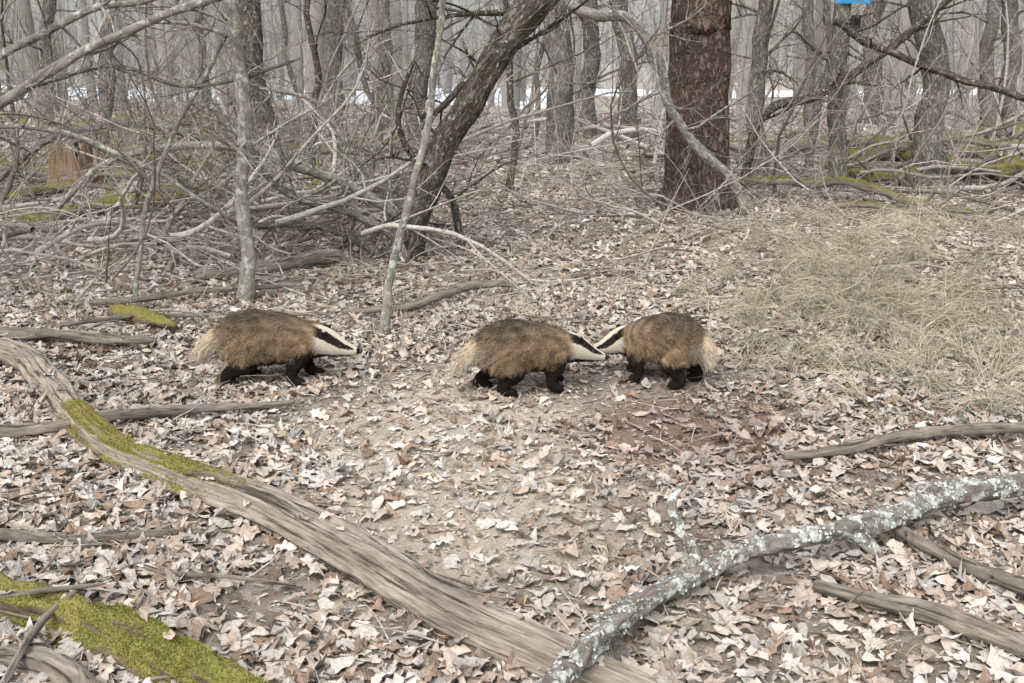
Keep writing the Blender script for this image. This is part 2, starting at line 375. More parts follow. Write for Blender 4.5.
grass(2.1,6.3,.40,.75,110,36,(.15,.42),-1.9); grass(1.5,5.6,.3,.4,30,24,(.1,.3),-1.9); grass(2.5,5.0,.5,.3,24,24,(.1,.3)); grass(1.2,7.8,1.2,1.2,50,16,(.1,.3)); grass(3.2,7.8,.7,1.0,70,26,(.15,.45),-1.9); grass(.5,3.1,.3,.4,8,12,(.06,.14)); grass(-4,9,1.5,1.5,50,16,(.1,.3)); grass(-.5,7.2,1.2,.5,24,14,(.08,.25))
build("dry_grass",mb,M_grass)

# ------------------------------------------------------------------ logs and branches on the ground
def cm(s): return np.array([[float(v) for v in q.split(',')] for q in s.split()])
def logobj(name,s,mat,n=14,rough=.08,groove=0,wob=.0,step=None,flat=1.0,extra=None,scale=1.0,lift=0.0):
    d=cm(s); mb=MB(); P=d[:,:3]/100; P[:,2]+=lift; R=d[:,3]/1000*scale
    res=tube(mb,P,R,n=n,rough=rough,groove=groove,wob=wob,step=step,flat=flat)
    if extra: extra(mb,res)
    return build(name,mb,mat)
def stubs(m,Lr=(.03,.12),up=.4):
    def f(mb,res):
        P,R,D=res
        for _ in range(m):
            i=int(rng.integers(2,len(P)-2)); d=nrm(rng.normal(0,1,3)+np.array([0,0,up])); d=nrm(d-D[i]*d.dot(D[i])*.5)
            L=rng.uniform(*Lr); tube(mb,[P[i],P[i]+d*L*.5,P[i]+d*L+rng.normal(0,.01,3)],[R[i]*.45,R[i]*.32,R[i]*.2],n=7,rough=.08)
    return f
logobj("fallen_log","-310,578,5,71 -252,533,5,70 -213,485,5,69 -172,421,6,69 -143,387,7,71 -109,358,6,73 -67,323,5,73 -32,288,4,75 -9,264,3,72 12,249,2,68 31,236,1,61 48,222,1,51",M_log,n=56,rough=.05,groove=.15,step=.02,wob=.012,extra=stubs(4,(.05,.1)),scale=.88)
def lichx(mb,res):
    for s in ("21,252,7,23 27,272,4,22 40,287,3,23 51,298,4,24 55,306,6,24 50,312,12,21 50,322,16,19 55,329,18,10","105,315,9,25 112,315,3,28 115,313,-1,19","14,231,11,30 20,240,14,22 30,250,16,14 36,258,15,8"):
        d=cm(s); tube(mb,d[:,:3]/100,d[:,3]/1000*.8,n=14,rough=.1,wob=.006,step=.012)
    stubs(7,(.02,.07))(mb,res)
lb=logobj("lichen_covered_branch","193,351,15,48 165,347,12,47 147,345,10,47 127,331,9,42 108,317,9,40 87,307,8,33 68,300,6,30 51,287,4,29 35,269,5,32 22,246,9,35 14,231,11,35 5,217,11,33",M_lich,n=20,rough=.13,step=.014,wob=.012,extra=lichx,scale=.85)
ml=logobj("mossy_log","-164,289,5,55 -140,274,5,58 -120,266,5,60 -100,254,5,66 -79,241,4,60 -57,228,3,45",M_mosslog,n=40,rough=.2,groove=.1,step=.015)
for s,sc in (("-315,587,3,33 -255,575,3,38 -222,572,2,32 -193,573,1,22",.9),("-227,420,2,28 -187,420,3,28 -166,431,5,29 -135,453,3,22 -99,469,2,13",.9),("-175,321,4,19 -142,318,4,19 -120,320,4,16 -97,324,2,10",1),("-121,232,4,10 -120,256,9,10 -117,279,9,8",1),("-143,267,8,8 -128,269,10,8 -113,274,9,5",1),("105,399,0,19 128,405,1,27 155,414,3,28 180,418,4,28 219,415,6,32",.8),("123,329,2,23 134,309,2,28 154,281,2,34",.75),("-99,636,3,18 -67,642,5,30 -45,666,7,31 -21,695,7,32 5,698,5,19",.85),("-257,607,2,12 -214,630,2,13 -168,638,2,12 -108,633,2,8",1),("-260,660,3,20 -200,690,5,18 -140,700,6,14",1),("150,620,4,14 190,650,5,12 240,640,5,8",1),("60,560,2,8 90,590,3,8 130,600,3,5",1),("-130,250,1,26 -112,242,3,30 -96,230,2,28",1.2),("-110,300,2,7 -95,290,3,7 -60,284,2,5",1)):
    logobj("dead_stick",s,M_stick,n=12,rough=.12,wob=.014,step=.02,extra=stubs(2,(.02,.08)),scale=sc,lift=.02)
logobj("bark_slab","88,292,1,26 103,280,2,36 118,268,3,43 135,246,4,45",M_stick,n=20,rough=.14,groove=.16,step=.015,scale=.8,flat=.7,lift=.01)
logobj("broken_log","-212,747,3,28 -179,766,6,43 -153,779,7,50 -129,802,6,52",M_stick,n=18,rough=.12,groove=.05,wob=.02,extra=stubs(4,(.1,.4)),lift=.02)
logobj("mossy_log","-244,652,2,37 -219,631,3,53 -194,614,1,35",M_mosslog,n=16,rough=.15)
for s in ("-530,1012,6,56 -429,1038,6,66 -371,1065,9,68 -297,1155,8,74","-620,1175,8,60 -545,1180,8,60 -470,1220,8,50","498,1658,12,90 572,1515,12,96 601,1230,13,89","-244,1250,5,40 -190,1230,5,50 -120,1260,5,40","-700,1480,12,90 -560,1500,16,90 -400,1450,12,70","420,1380,10,60 520,1340,14,60 640,1360,14,50"):
    logobj("mossy_log",s,M_mosslog2,n=14,rough=.12,wob=.05,step=.1,lift=.04,extra=stubs(3,(.2,.5)))
for s in ("-1220,2384,17,213 -957,2216,15,179 -685,2051,14,129 -532,2100,7,94","-439,1792,9,81 -307,1874,7,101 -151,1820,3,82","-994,2766,5,124 -557,2469,6,111 -369,2259,8,81","524,2100,7,94 618,1770,9,96 700,1438,10,78","616,1912,8,86 799,1985,11,89 1236,2520,8,113","269,1271,12,48 322,1230,11,50 372,1176,10,48 429,1115,10,35","-700,1650,12,90 -520,1580,16,80 -340,1620,12,60","-620,1400,10,60 -480,1440,30,55 -330,1500,50,40","420,1500,8,60 560,1560,25,60 720,1500,45,40","-800,1900,10,120 -600,1980,14,110 -380,2050,10,80","-420,1120,8,45 -340,1160,12,45 -230,1130,8,30","-660,1300,10,70 -560,1330,20,60 -440,1290,14,50","-330,1010,6,35 -260,1000,14,32 -180,1040,20,22","300,1050,8,30 380,1020,12,28 470,1060,10,20","-500,1700,10,80 -380,1680,12,80 -250,1740,10,60","350,1850,10,80 480,1820,14,80 600,1900,10,60","-900,2300,12,140 -650,2350,20,130 -420,2300,12,90"):
    logobj("weathered_fallen_log",s,M_bglog,n=12,rough=.12,wob=.06,step=.12,extra=stubs(4,(.2,.6)),lift=.04)

def surf_sample(ob,N):
    me=ob.data; me.calc_loop_triangles(); nt=len(me.loop_triangles)
    ti=np.zeros(nt*3,np.int32); me.loop_triangles.foreach_get("vertices",ti); ti=ti.reshape(-1,3)
    v=np.zeros(len(me.vertices)*3,np.float32); me.vertices.foreach_get("co",v); v=v.reshape(-1,3).astype(float)
    a,b,c=v[ti[:,0]],v[ti[:,1]],v[ti[:,2]]; cr=np.cross(b-a,c-a); ar=np.linalg.norm(cr,axis=1); 
    k=rng.choice(nt,N,p=ar/ar.sum()); u=rng.random(N);w=rng.random(N); f=u+w>1; u[f]=1-u[f]; w[f]=1-w[f]
    P=a[k]+(b-a)[k]*u[:,None]+(c-a)[k]*w[:,None]; return P,nrm(cr[k])
def strands(mb,P,Dr,N_,L,Wd,C0,C1,C2,curl=None):
    N=len(P); side=nrm(np.cross(Dr,N_)+rng.normal(0,.35,(N,3))); 
    mid=P+Dr*(L*.55)[:,None]; D2=nrm(Dr+(curl if curl is not None else 0)); tip=mid+D2*(L*.45)[:,None]
    w=Wd[:,None]*.5
    V=np.stack([P-side*w,P+side*w,mid-side*w*.8,mid+side*w*.8,tip],1)
    b=(np.arange(N)*5)[:,None]
    Q=(b+np.array([[0,1,3,2]])); T=(b+np.array([[2,3,4]]))
    C=np.stack([C0,C0,C1,C1,C2],1).reshape(-1,3)
    mb.add(V.reshape(-1,3),Q,T,C)
def fuzz(ob,name,N,L,cola,colb,zmin=-.1,test=None,thr=(.2,.62)):
    P,Nn=surf_sample(ob,N); n=.5+.5*np.sin(P[:,0]*23+3*np.sin(P[:,1]*17))*np.sin(P[:,1]*19+P[:,0]*7)
    q=.5+.3*np.sin(P[:,0]*11+2*np.sin(P[:,1]*9+1))+.2*np.sin(P[:,1]*37+P[:,0]*21)
    k=(Nn[:,2]>zmin+n*.35)&(q>rng.uniform(*thr,len(P)))
    if test is not None: k&=test(P)
    P=P[k];Nn=Nn[k];n=n[k]; m=len(P)
    c=np.array(cola)*(1-n[:,None])+np.array(colb)*n[:,None]; c=c*rng.uniform(.5,1.4,(m,1))
    mb=MB(); D=nrm(Nn+rng.normal(0,.6,(m,3))+np.array([0,0,.2]))
    strands(mb,P-Nn*.002,D,nrm(rng.normal(0,1,(m,3))),rng.uniform(.5,1.2,m)*L*(.5+n),np.full(m,.0025),c*.55,c,c*1.25)
    return build(name,mb,M_moss,parent=ob,smooth=False)
fuzz(ml,"moss_cushion",60000,.012,(.13,.16,.035),(.32,.30,.09),test=lambda P:(P[:,0]<-1.28)|(P[:,0]>-1.12))
fl=scene.objects["fallen_log"]
fuzz(fl,"moss_cushion",80000,.012,(.14,.135,.04),(.34,.27,.11),zmin=.0,test=lambda P:(P[:,1]>3.42)&(P[:,1]<4.45)&(rng.random(len(P))<.85),thr=(-.1,.6))
for ob,n in ((fl,420),(ml,110),(lb,60)):
    P,Nn=surf_sample(ob,n); k=Nn[:,2]>.75; P=P[k];Nn=Nn[k]; k=rng.random(len(P))<.30; P=P[k];Nn=Nn[k]
    leaves(litter,P[:,0],P[:,1],rng.uniform(.035,.07,len(P)),8,.25,np.full(len(P),.003),1.0,Z=P[:,2],upv=Nn)
P,Nn=surf_sample(fl,1500); k=(Nn[:,2]<.2)&(Nn[:,2]>-.6); P=P[k]; Nn=Nn[k]; X=P[:,0]+Nn[:,0]*rng.uniform(.0,.05,len(P)); Y=P[:,1]+Nn[:,1]*rng.uniform(0,.05,len(P))
leaves(litter,X,Y,rng.uniform(.04,.085,len(X)),8,.5,rng.uniform(.005,.03,len(X)))
build("leaf_litter",litter,M_leaf,smooth=False)
P,Nn=surf_sample(lb,3000); k=(Nn[:,2]>-.3)&(np.sin(P[:,0]*31+2*np.sin(P[:,1]*24))>-.1); P=P[k];Nn=Nn[k]
mbf=MB(); m=len(P); 
u=nrm(np.cross(Nn,rng.normal(0,1,(m,3)))); w=np.cross(Nn,u); r=rng.uniform(.002,.007,m)
a=np.arange(6)/6*6.283
ring=P[:,None]+r[:,None,None]*rng.uniform(.6,1.3,(m,6,1))*(np.cos(a)[None,:,None]*u[:,None]+np.sin(a)[None,:,None]*w[:,None])+Nn[:,None]*rng.uniform(.001,.006,(m,6,1))
V=np.concatenate([P[:,None]+Nn[:,None]*.0015,ring],1).reshape(-1,3); b=(np.arange(m)*7)[:,None,None]; j=np.arange(6)[None]
T=(b+np.stack([np.zeros(6,int),1+np.arange(6),1+(np.arange(6)+1)%6],-1)[None]).reshape(-1,3)
mbf.add(V,None,T,np.repeat(np.array([.50,.52,.48])*rng.uniform(.4,1.25,(m,1)),7,axis=0)); build("lichen_flakes",mbf,M_moss,parent=lb,smooth=False)

# ------------------------------------------------------------------ trees
def treeobj(name,Y,s,radii,mat,n=16,rough=.06,top=8.0,nb=12,bl=(.6,1.6),blow=.8,wob=.02,root=1.25,step=None,lv=(5,3),deep=.15):
    d=cm(s)/100; P=np.array([[x,Y/100,z] for x,z in d]); R=list(radii)
    P[0,2]-=deep; 
    dirn=nrm(P[-1]-P[-2]); 
    if top>P[-1,2]+.5:
        hgt=top-P[-1,2]; p1=P[-1]+dirn*hgt*.5+rng.normal(0,.15,3); p2=P[-1]+np.array([dirn[0]*hgt*.9,dirn[1],hgt])+rng.normal(0,.2,3)
        P=np.vstack([P,p1,p2]); R+= [R[-1]*.75,R[-1]*.35]
    mb=MB()
    P=np.vstack([P[0],P[0]+(P[1]-P[0])*min(.9,(.22+deep)/max(.3,np.linalg.norm(P[1]-P[0]))),P[1:]]); R=[R[0]*root,R[0]]+list(R[1:])
    Pr,Rr,D=tube(mb,P,R,n=n,rough=rough,wob=wob,step=step or max(.05,np.mean(R)*.8))
    if nb:
        ok=np.where(Pr[:,2]>blow)[0]
        if len(ok):
            i=rng.choice(ok,nb); dd=nrm(rng.normal(0,1,(nb,3))*np.array([1,1,.4])+np.array([0,0,.35])); L=rng.uniform(*bl,nb)
            res=twigs(mb,Pr[i],dd,L,np.minimum(Rr[i]*.4,.03)*rng.uniform(.4,1,nb),k=8,n=4,bend=.22,grav=.02)
            recurse(mb,res,L,levels=lv,lf=.45)
    return build(name,mb,mat)
treeobj("leaning_tree",846,"-89,0 -77,26 -61,57 -46,91 -26,126 -5,164 17,193 35,220",[.12,.105,.10,.10,.105,.11,.115,.11],M_dark,n=26,rough=.08,top=5.5,nb=26,bl=(.5,1.8),lv=(5,4),blow=.5,root=1.1,step=.05)
treeobj("thin_sapling",594,"-72,1 -70,27 -63,57 -54,85 -47,108 -41,145 -35,180",[.026,.023,.022,.020,.019,.018,.016],M_lich2,n=12,top=4,nb=14,bl=(.3,.9),blow=.5,step=.03)
treeobj("lichen_sapling",688,"-173,-1 -169,33 -170,71 -165,114 -166,156 -166,196",[.048,.042,.039,.042,.044,.042],M_lich2,n=16,top=6,nb=22,bl=(.4,1.2),blow=.6,rough=.1,step=.03,root=1.2)
treeobj("pine_tree",1145,"193,0 192,17 192,50 189,120 188,188 188,236",[.40,.355,.32,.31,.31,.305],M_pine,n=48,rough=.035,top=14,nb=10,bl=(1,2.5),blow=4,step=.08,root=1.15)
treeobj("grey_tree",1322,"391,-2 385,69 383,150 380,227",[.11,.102,.097,.097],M_grey,n=18,top=8,nb=14,blow=1.0,step=.08)
treeobj("twisted_tree",1355,"515,-2 512,17 505,67 508,115 501,161 488,207 479,241",[.27,.21,.18,.16,.15,.13,.12],M_grey,n=30,rough=.10,top=6,nb=18,blow=1.4,step=.06,wob=.04)
treeobj("dead_stem",700,"-249,-2 -231,57 -211,107 -183,156 -161,191",[.017,.016,.016,.014,.013],M_lich2,n=8,top=3,nb=12,bl=(.2,.8),blow=.3,step=.04)
for q,(Y,s,r0,r1) in enumerate(((1684,"-377,2 -383,249",.20,.17),(2558,"-413,-6 -389,300",.23,.2),(1865,"-159,0 -141,259",.18,.165),(2439,"-277,1 -275,293",.16,.13),(1711,"68,-3 71,250",.21,.18),(2249,"157,3 149,282",.17,.16),(2106,"221,-1 201,273",.19,.15),(1465,"325,-2 319,236",.115,.095),(2478,"666,-1 637,295",.13,.12),(2763,"880,-7 874,312",.25,.22),(2568,"1089,-7 1071,300",.17,.14),(2632,"1179,-6 1134,304",.2,.17),(2937,"-1061,-4 -1041,322",.16,.13),(1311,"-4,-3 -1,227",.045,.035),(1843,"-775,5 -740,258",.10,.09),(2100,"-560,0 -575,280",.09,.07),(1750,"-640,0 -610,260",.07,.05),(1600,"430,0 445,250",.06,.05),(1900,"560,0 548,260",.09,.08),(1500,"-270,0 -262,240",.05,.04),(2300,"-420,0 -470,270",.07,.05),(2000,"30,0 70,260",.05,.04),(1700,"-200,0 -240,260",.05,.035))):
    treeobj("bare_tree",Y,s,[r0,r1],M_dark if q in (0,13,19) else M_grey,n=14,top=rng.uniform(8,12),nb=20,bl=(.8,2.6),blow=.9,lv=(5,3),wob=.06,step=.2)
def stump():
    mb=MB(); P0=np.array([-5.3,13.4,0]); n=40; rows=14
    a=np.arange(n)/n*6.283; topz=.55+.14*np.sin(a*3+1)+.12*np.sin(a*7)+.10*rng.random(n)
    V=[];B=[]
    for i in range(rows):
        t=i/(rows-1); r=.30*(1+.5*np.exp(-t*7))*(1-.08*t)*(1+.06*np.sin(a*5+1)+.05*np.sin(a*11+t*2)); z=-.1+(topz+.1)*t
        V.append(np.stack([P0[0]+r*np.cos(a),P0[1]+r*np.sin(a),z],-1)); B.append(np.stack([.3*np.cos(a),.3*np.sin(a),z],-1))
    for rr,dz in ((.7,-.08),(.35,-.25),(.02,-.3)):
        V.append(np.stack([P0[0]+.3*rr*np.cos(a),P0[1]+.3*rr*np.sin(a),topz*.8+dz+.0*a],-1)); B.append(V[-1]*1.0)
    k=len(V); V=np.concatenate(V);B=np.concatenate(B); i=np.arange(k-1)[:,None]*n; j=np.arange(n)[None]
    mb.add(V,np.stack([i+j,i+(j+1)%n,i+n+(j+1)%n,i+n+j],-1).reshape(-1,4),None,None,B); build("broken_stump",mb,M_stump)
stump()

def limb(name,Y,s,r0,r1,mat,lv=(6,4),nb=8,bl=(.3,1.0),dy=0.0,up=.1):
    d=cm(s)/100; k=len(d); P=np.array([[x,Y/100+dy*i/(k-1),z] for i,(x,z) in enumerate(d)])
    mb=MB(); Pr,Rr,D=tube(mb,P,np.linspace(r0,r1,k),n=12,rough=.1,wob=.02,step=.04)
    if nb:
        i=rng.integers(1,len(Pr),nb); dd=nrm(D[i]*.6+rng.normal(0,1,(nb,3))*.7+np.array([0,0,up])); L=rng.uniform(*bl,nb)
        res=twigs(mb,Pr[i],dd,L,Rr[i]*.4,k=8,n=4,bend=.22); recurse(mb,res,L,levels=lv,lf=.5)
    return build(name,mb,mat)
limb("arching_dead_branch",600,"-480,-5 -392,54 -320,103 -273,130 -239,149 -201,164 -145,183 -100,198",.036,.018,M_lich2,nb=24)
limb("arching_dead_branch",660,"-480,0 -391,110 -298,151 -243,175 -208,183 -161,205",.03,.014,M_lich2,nb=20)
limb("arching_dead_branch",700,"-520,0 -450,90 -381,129 -318,130 -255,144 -200,132 -131,150",.022,.009,M_grey,nb=20)
limb("arching_dead_branch",780,"-560,0 -470,60 -400,92 -330,105 -260,80 -200,40",.03,.012,M_lich2,nb=18)
limb("hanging_dead_limb",1060,"30,240 44,221 58,196 82,187 109,186 129,163 141,136 149,106 179,66 212,38 228,4",.052,.042,M_lich2,nb=18,bl=(.4,1.3))
limb("leaning_dead_trunk",1300,"270,-2 294,88 356,114 422,155 496,215 548,258",.055,.04,M_dark,nb=14)
limb("leaning_dead_trunk",1200,"340,190 378,165 454,139 565,103 640,60 700,0",.035,.04,M_dark,nb=10)
limb("fallen_limb",860,"-85,0 -90,26 -119,51 -149,65 -180,76 -198,91 -220,120",.045,.022,M_lich2,nb=18,dy=-.3)
limb("fallen_limb",820,"-80,0 -88,18 -121,37 -158,48 -185,71 -201,85",.035,.02,M_grey,nb=14)
limb("fallen_limb",840,"-100,2 -130,22 -165,30 -200,28 -240,50 -280,90",.035,.014,M_grey,nb=14)
limb("fallen_limb",900,"-60,4 -100,40 -135,90 -160,120 -200,130",.03,.012,M_lich2,nb=14)
limb("fallen_limb",950,"-120,6 -160,50 -220,75 -290,80 -350,60 -400,20",.045,.025,M_lich2,nb=16)
limb("fallen_limb",1020,"-90,6 -150,28 -230,40 -300,70 -340,120",.04,.018,M_lich2,nb=16)
limb("fallen_limb",1100,"-200,6 -280,60 -360,90 -440,80 -520,30",.05,.03,M_grey,nb=16)
limb("fallen_limb",880,"-40,0 -48,41 -73,69 -88,104 -78,150",.035,.016,M_dark,nb=10)
limb("fallen_limb",890,"-2,153 -33,138 -57,111 -73,103",.035,.02,M_dark,nb=8)
def tangle(name,N,xr,yr,Lr,Rr_,cols,lv=(6,4),pitch=.35,z=(0,.5)):
    X=rng.uniform(*xr,N);Y=rng.uniform(*yr,N); az=rng.uniform(0,6.28,N); L=rng.uniform(*Lr,N); R=rng.uniform(*Rr_,N)
    D=np.stack([np.cos(az),np.sin(az)*.6,np.abs(rng.normal(0,pitch,N))],-1); P0=np.stack([X,Y,H(X,Y)+rng.uniform(*z,N)*rng.random(N)],-1)
    cols=np.array(cols); c=cols[rng.choice(len(cols),N)]*rng.uniform(.8,1.2,(N,1)); mb=MB()
    res=twigs(mb,P0,D,L,R,k=12,n=6,bend=.18,grav=-.02,taper=.7,col=c,ground=True); recurse(mb,res,L,levels=lv,lf=.4,col=c,ground=True)
    build(name,mb,M_twig)
BC=[(.27,.24,.21),(.36,.335,.30),(.17,.145,.12),(.41,.39,.35)]
tangle("deadfall_branches",70,(-7.5,-1.3),(8,15),(1.2,3.5),(.008,.030),BC)
tangle("deadfall_branches",50,(-4.2,-.7),(7.8,11),(.8,2.4),(.008,.028),BC)
tangle("deadfall_branches",34,(-5.5,-1.4),(6.3,9.5),(.8,2.2),(.003,.008),BC,pitch=1.3)
tangle("deadfall_branches",56,(2.0,8),(9.8,16),(1.2,3.2),(.008,.028),BC)
tangle("deadfall_branches",24,(-1.0,2.2),(8.6,13),(.8,2.0),(.005,.014),BC)
tangle("deadfall_branches",80,(-14,14),(15,26),(1.5,4.5),(.012,.045),BC,lv=(5,3))

def stems(name,N,y0,y1,hr,rr,cols,lv=(6,4),haze=0,lf=.4):
    X,Y=scat(N,y0,y1,1.0,.56,1.5); N=len(X); L=rng.uniform(*hr,N); R=rng.uniform(*rr,N)
    D=np.stack([rng.normal(0,.22,N),rng.normal(0,.2,N),np.ones(N)],-1); cols=np.array(cols)
    c=cols[rng.choice(len(cols),N)]*rng.uniform(.8,1.25,(N,1)); f=np.clip((Y-12)/60,0,1)[:,None]*haze
    c=c*(1-f)+np.array([.48,.485,.48])*f  # farther stems blend to light grey, haze put into their colour
    mb=MB(); res=twigs(mb,np.stack([X,Y,H(X,Y)-.05],-1),D,L,R,k=9,n=5,bend=.10,col=c); recurse(mb,res,L,levels=lv,lf=lf,col=c,rmin=.0025,up=.35)
    build(name,mb,M_twig)
stems("undergrowth",60,9.5,17,(.5,2.6),(.004,.012),BC,lv=(6,3))
stems("undergrowth",160,15,32,(1.5,5),(.01,.03),[(.32,.30,.27),(.40,.38,.35),(.22,.195,.17)],lv=(7,4),haze=.6,lf=.3)
stems("undergrowth",110,32,60,(2.5,7),(.018,.05),[(.36,.35,.33),(.42,.41,.39)],lv=(7,4),haze=.9,lf=.3)
def forest():
    mb=MB()
    for N,y0,y1,lv in ((120,26,46,(18,6)),(360,58,90,(18,5)),(600,85,160,(12,3))):
        X,Y=scat(N,y0,y1,1.0,.6,4); N=len(X)
        Hh=rng.uniform(9,17,N); R=rng.uniform(.06,.2,N)*(1+rng.random(N)**4)
        f=np.clip((Y-20)/60,0,1)[:,None]; base=np.array([.26,.24,.22])*rng.uniform(.7,1.4,(N,1)); c=base*(1-f*.85)+np.array([.47,.48,.48])*f*.85  # bark fades to pale grey with distance: haze painted into the colour
        D=np.stack([rng.normal(0,.05,N),rng.normal(0,.05,N),np.ones(N)],-1)
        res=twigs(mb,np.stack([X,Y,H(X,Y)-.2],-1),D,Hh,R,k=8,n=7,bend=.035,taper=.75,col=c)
        m,m2=lv; P,Ds,rad=res; idx=np.repeat(np.arange(N),m); t=rng.uniform(.06,.6,len(idx))*7; i=t.astype(int); fr=(t-i)[:,None]
        p=P[idx,i]*(1-fr)+P[idx,i+1]*fr; d=nrm(rng.normal(0,1,(len(idx),3))*np.array([1,1,.3])+np.array([0,0,.45])); L=rng.uniform(1,3.6,len(idx)); sc=1+Y[idx]/60
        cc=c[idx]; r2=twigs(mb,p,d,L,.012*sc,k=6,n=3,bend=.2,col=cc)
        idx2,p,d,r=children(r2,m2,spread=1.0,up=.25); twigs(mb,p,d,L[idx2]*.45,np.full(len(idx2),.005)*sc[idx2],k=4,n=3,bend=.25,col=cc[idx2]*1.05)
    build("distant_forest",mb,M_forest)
forest()
def snow():
    m,nt,b,cs=newmat("old_snow")
    n=nd(nt,"ShaderNodeTexNoise",Scale=1.5,Detail=6.0); tc=nt.nodes.new("ShaderNodeTexCoord"); nt.links.new(tc.outputs["Object"],n.inputs[0])
    nt.links.new(ramp(nt,n.outputs[0],[(.3,(.60,.64,.70)),(.6,(.74,.78,.83))]),cs)
    mb=MB(); nx=240; x=np.linspace(-45,50,nx)
    w=np.clip(1.0+.45*np.sin(x*.21+1)+.2*np.sin(x*.9),.3,2); w=np.where(x>3,w*.3,w)
    yc=49+1.2*np.sin(x*.13)+.5*np.sin(x*.5)
    rows=[]
    for i in range(9):
        t=i/8*2-1; y=yc+t*9*w; z=H(x,y)+.02+.18*(1-t*t)-.05*(abs(t)==1)
        rows.append(np.stack([x,y,z],-1))
    V=np.concatenate(rows); i=np.arange(8)[:,None]*nx; j=np.arange(nx-1)[None]
    mb.add(V,np.stack([i+j,i+j+1,i+nx+j+1,i+nx+j],-1).reshape(-1,4)); build("snow",mb,m)
snow()

# ------------------------------------------------------------------ sign + camera box
def box(mb,c,s,col):
    x,y,z=s; V=np.array([[sx*x/2,sy*y/2,sz*z/2] for sx in(-1,1) for sy in(-1,1) for sz in(-1,1)])+np.array(c)
    mb.add(V,[[0,1,3,2],[4,6,7,5],[0,4,5,1],[2,3,7,6],[0,2,6,4],[1,5,7,3]],None,col)
M_paint=colmat("painted_metal",.08,20,False)
mb=MB(); box(mb,(3.88,13.08,2.29),(.40,.012,.34),(.04,.22,.45)); box(mb,(3.88,13.072,2.32),(.34,.006,.24),(.5,.6,.66))
for q in range(4): box(mb,(3.88,13.067,2.40-q*.045),(.28-.04*(q%2),.005,.012),(.02,.08,.25))
build("blue_sign",mb,M_paint,smooth=False)
mb=MB(); box(mb,(3.93,13.06,1.90),(.10,.07,.15),(.03,.035,.03)); box(mb,(3.93,13.02,1.92),(.06,.012,.05),(.01,.01,.01)); box(mb,(3.93,13.06,1.985),(.12,.09,.015),(.05,.05,.04))
tube(mb,[(3.83+.115*math.cos(t),13.2+.115*math.sin(t),1.9) for t in np.linspace(0,6.28,14)],[.012]*14,n=6,rough=0,col=(.03,.03,.03),step=.03)
build("trail_camera",mb,M_paint,smooth=False)

# ------------------------------------------------------------------ badgers
SX=np.array([-.04,-.02,.02,.07,.13,.20,.28,.35,.41,.455,.49,.525,.56,.595,.627,.655,.677])
TOP=np.array([.25,.280,.326,.356,.370,.370,.357,.338,.316,.298,.288,.276,.254,.225,.200,.184,.169])
BOT=np.array([.19,.165,.135,.118,.108,.104,.106,.112,.120,.128,.132,.130,.129,.130,.132,.136,.140])
SZ=(TOP+BOT)/2; SH=(TOP-BOT)/2
SW=np.array([.03,.055,.095,.124,.139,.143,.135,.121,.105,.092,.083,.077,.067,.051,.036,.028,.018])
def loft(mb,xs,zs,ws,hs,n=28):
    k=len(xs); a=np.arange(n)/n*6.283
    V=np.stack([np.repeat(xs[:,None],n,1),ws[:,None]*np.cos(a)[None]*np.ones((k,1)),zs[:,None]+hs[:,None]*np.sin(a)[None]],-1).reshape(-1,3)
    i=np.arange(k-1)[:,None]*n; j=np.arange(n)[None]
    Q=np.stack([i+j,i+(j+1)%n,i+n+(j+1)%n,i+n+j],-1).reshape(-1,4)
    V=np.vstack([V,[xs[0]-.01,0,zs[0]],[xs[-1]+.006,0,zs[-1]]]); jj=np.arange(n)
    T=np.vstack([np.stack([np.full(n,k*n),(jj+1)%n,jj],-1),np.stack([np.full(n,k*n+1),(k-1)*n+jj,(k-1)*n+(jj+1)%n],-1)])
    mb.add(V,Q,T)
def ball(mb,c,r,n=12,m=8,col=(1,1,1)):
    th=np.linspace(0,np.pi,m+1)[1:-1]; a=np.arange(n)/n*6.283; r=np.array(r)
    V=np.stack([np.sin(th)[:,None]*np.cos(a),np.sin(th)[:,None]*np.sin(a),np.cos(th)[:,None]*np.ones((1,n))],-1).reshape(-1,3)
    V=np.vstack([V,[0,0,1],[0,0,-1]])*r+np.array(c); k=m-1
    i=np.arange(k-1)[:,None]*n; j=np.arange(n)[None]; Q=np.stack([i+j,i+n+j,i+n+(j+1)%n,i+(j+1)%n],-1).reshape(-1,4); jj=np.arange(n)
    T=np.vstack([np.stack([np.full(n,k*n),jj,(jj+1)%n],-1),np.stack([np.full(n,k*n+1),(k-1)*n+(jj+1)%n,(k-1)*n+jj],-1)])
    mb.add(V,Q,T,np.tile(np.array(col),(len(V),1)))
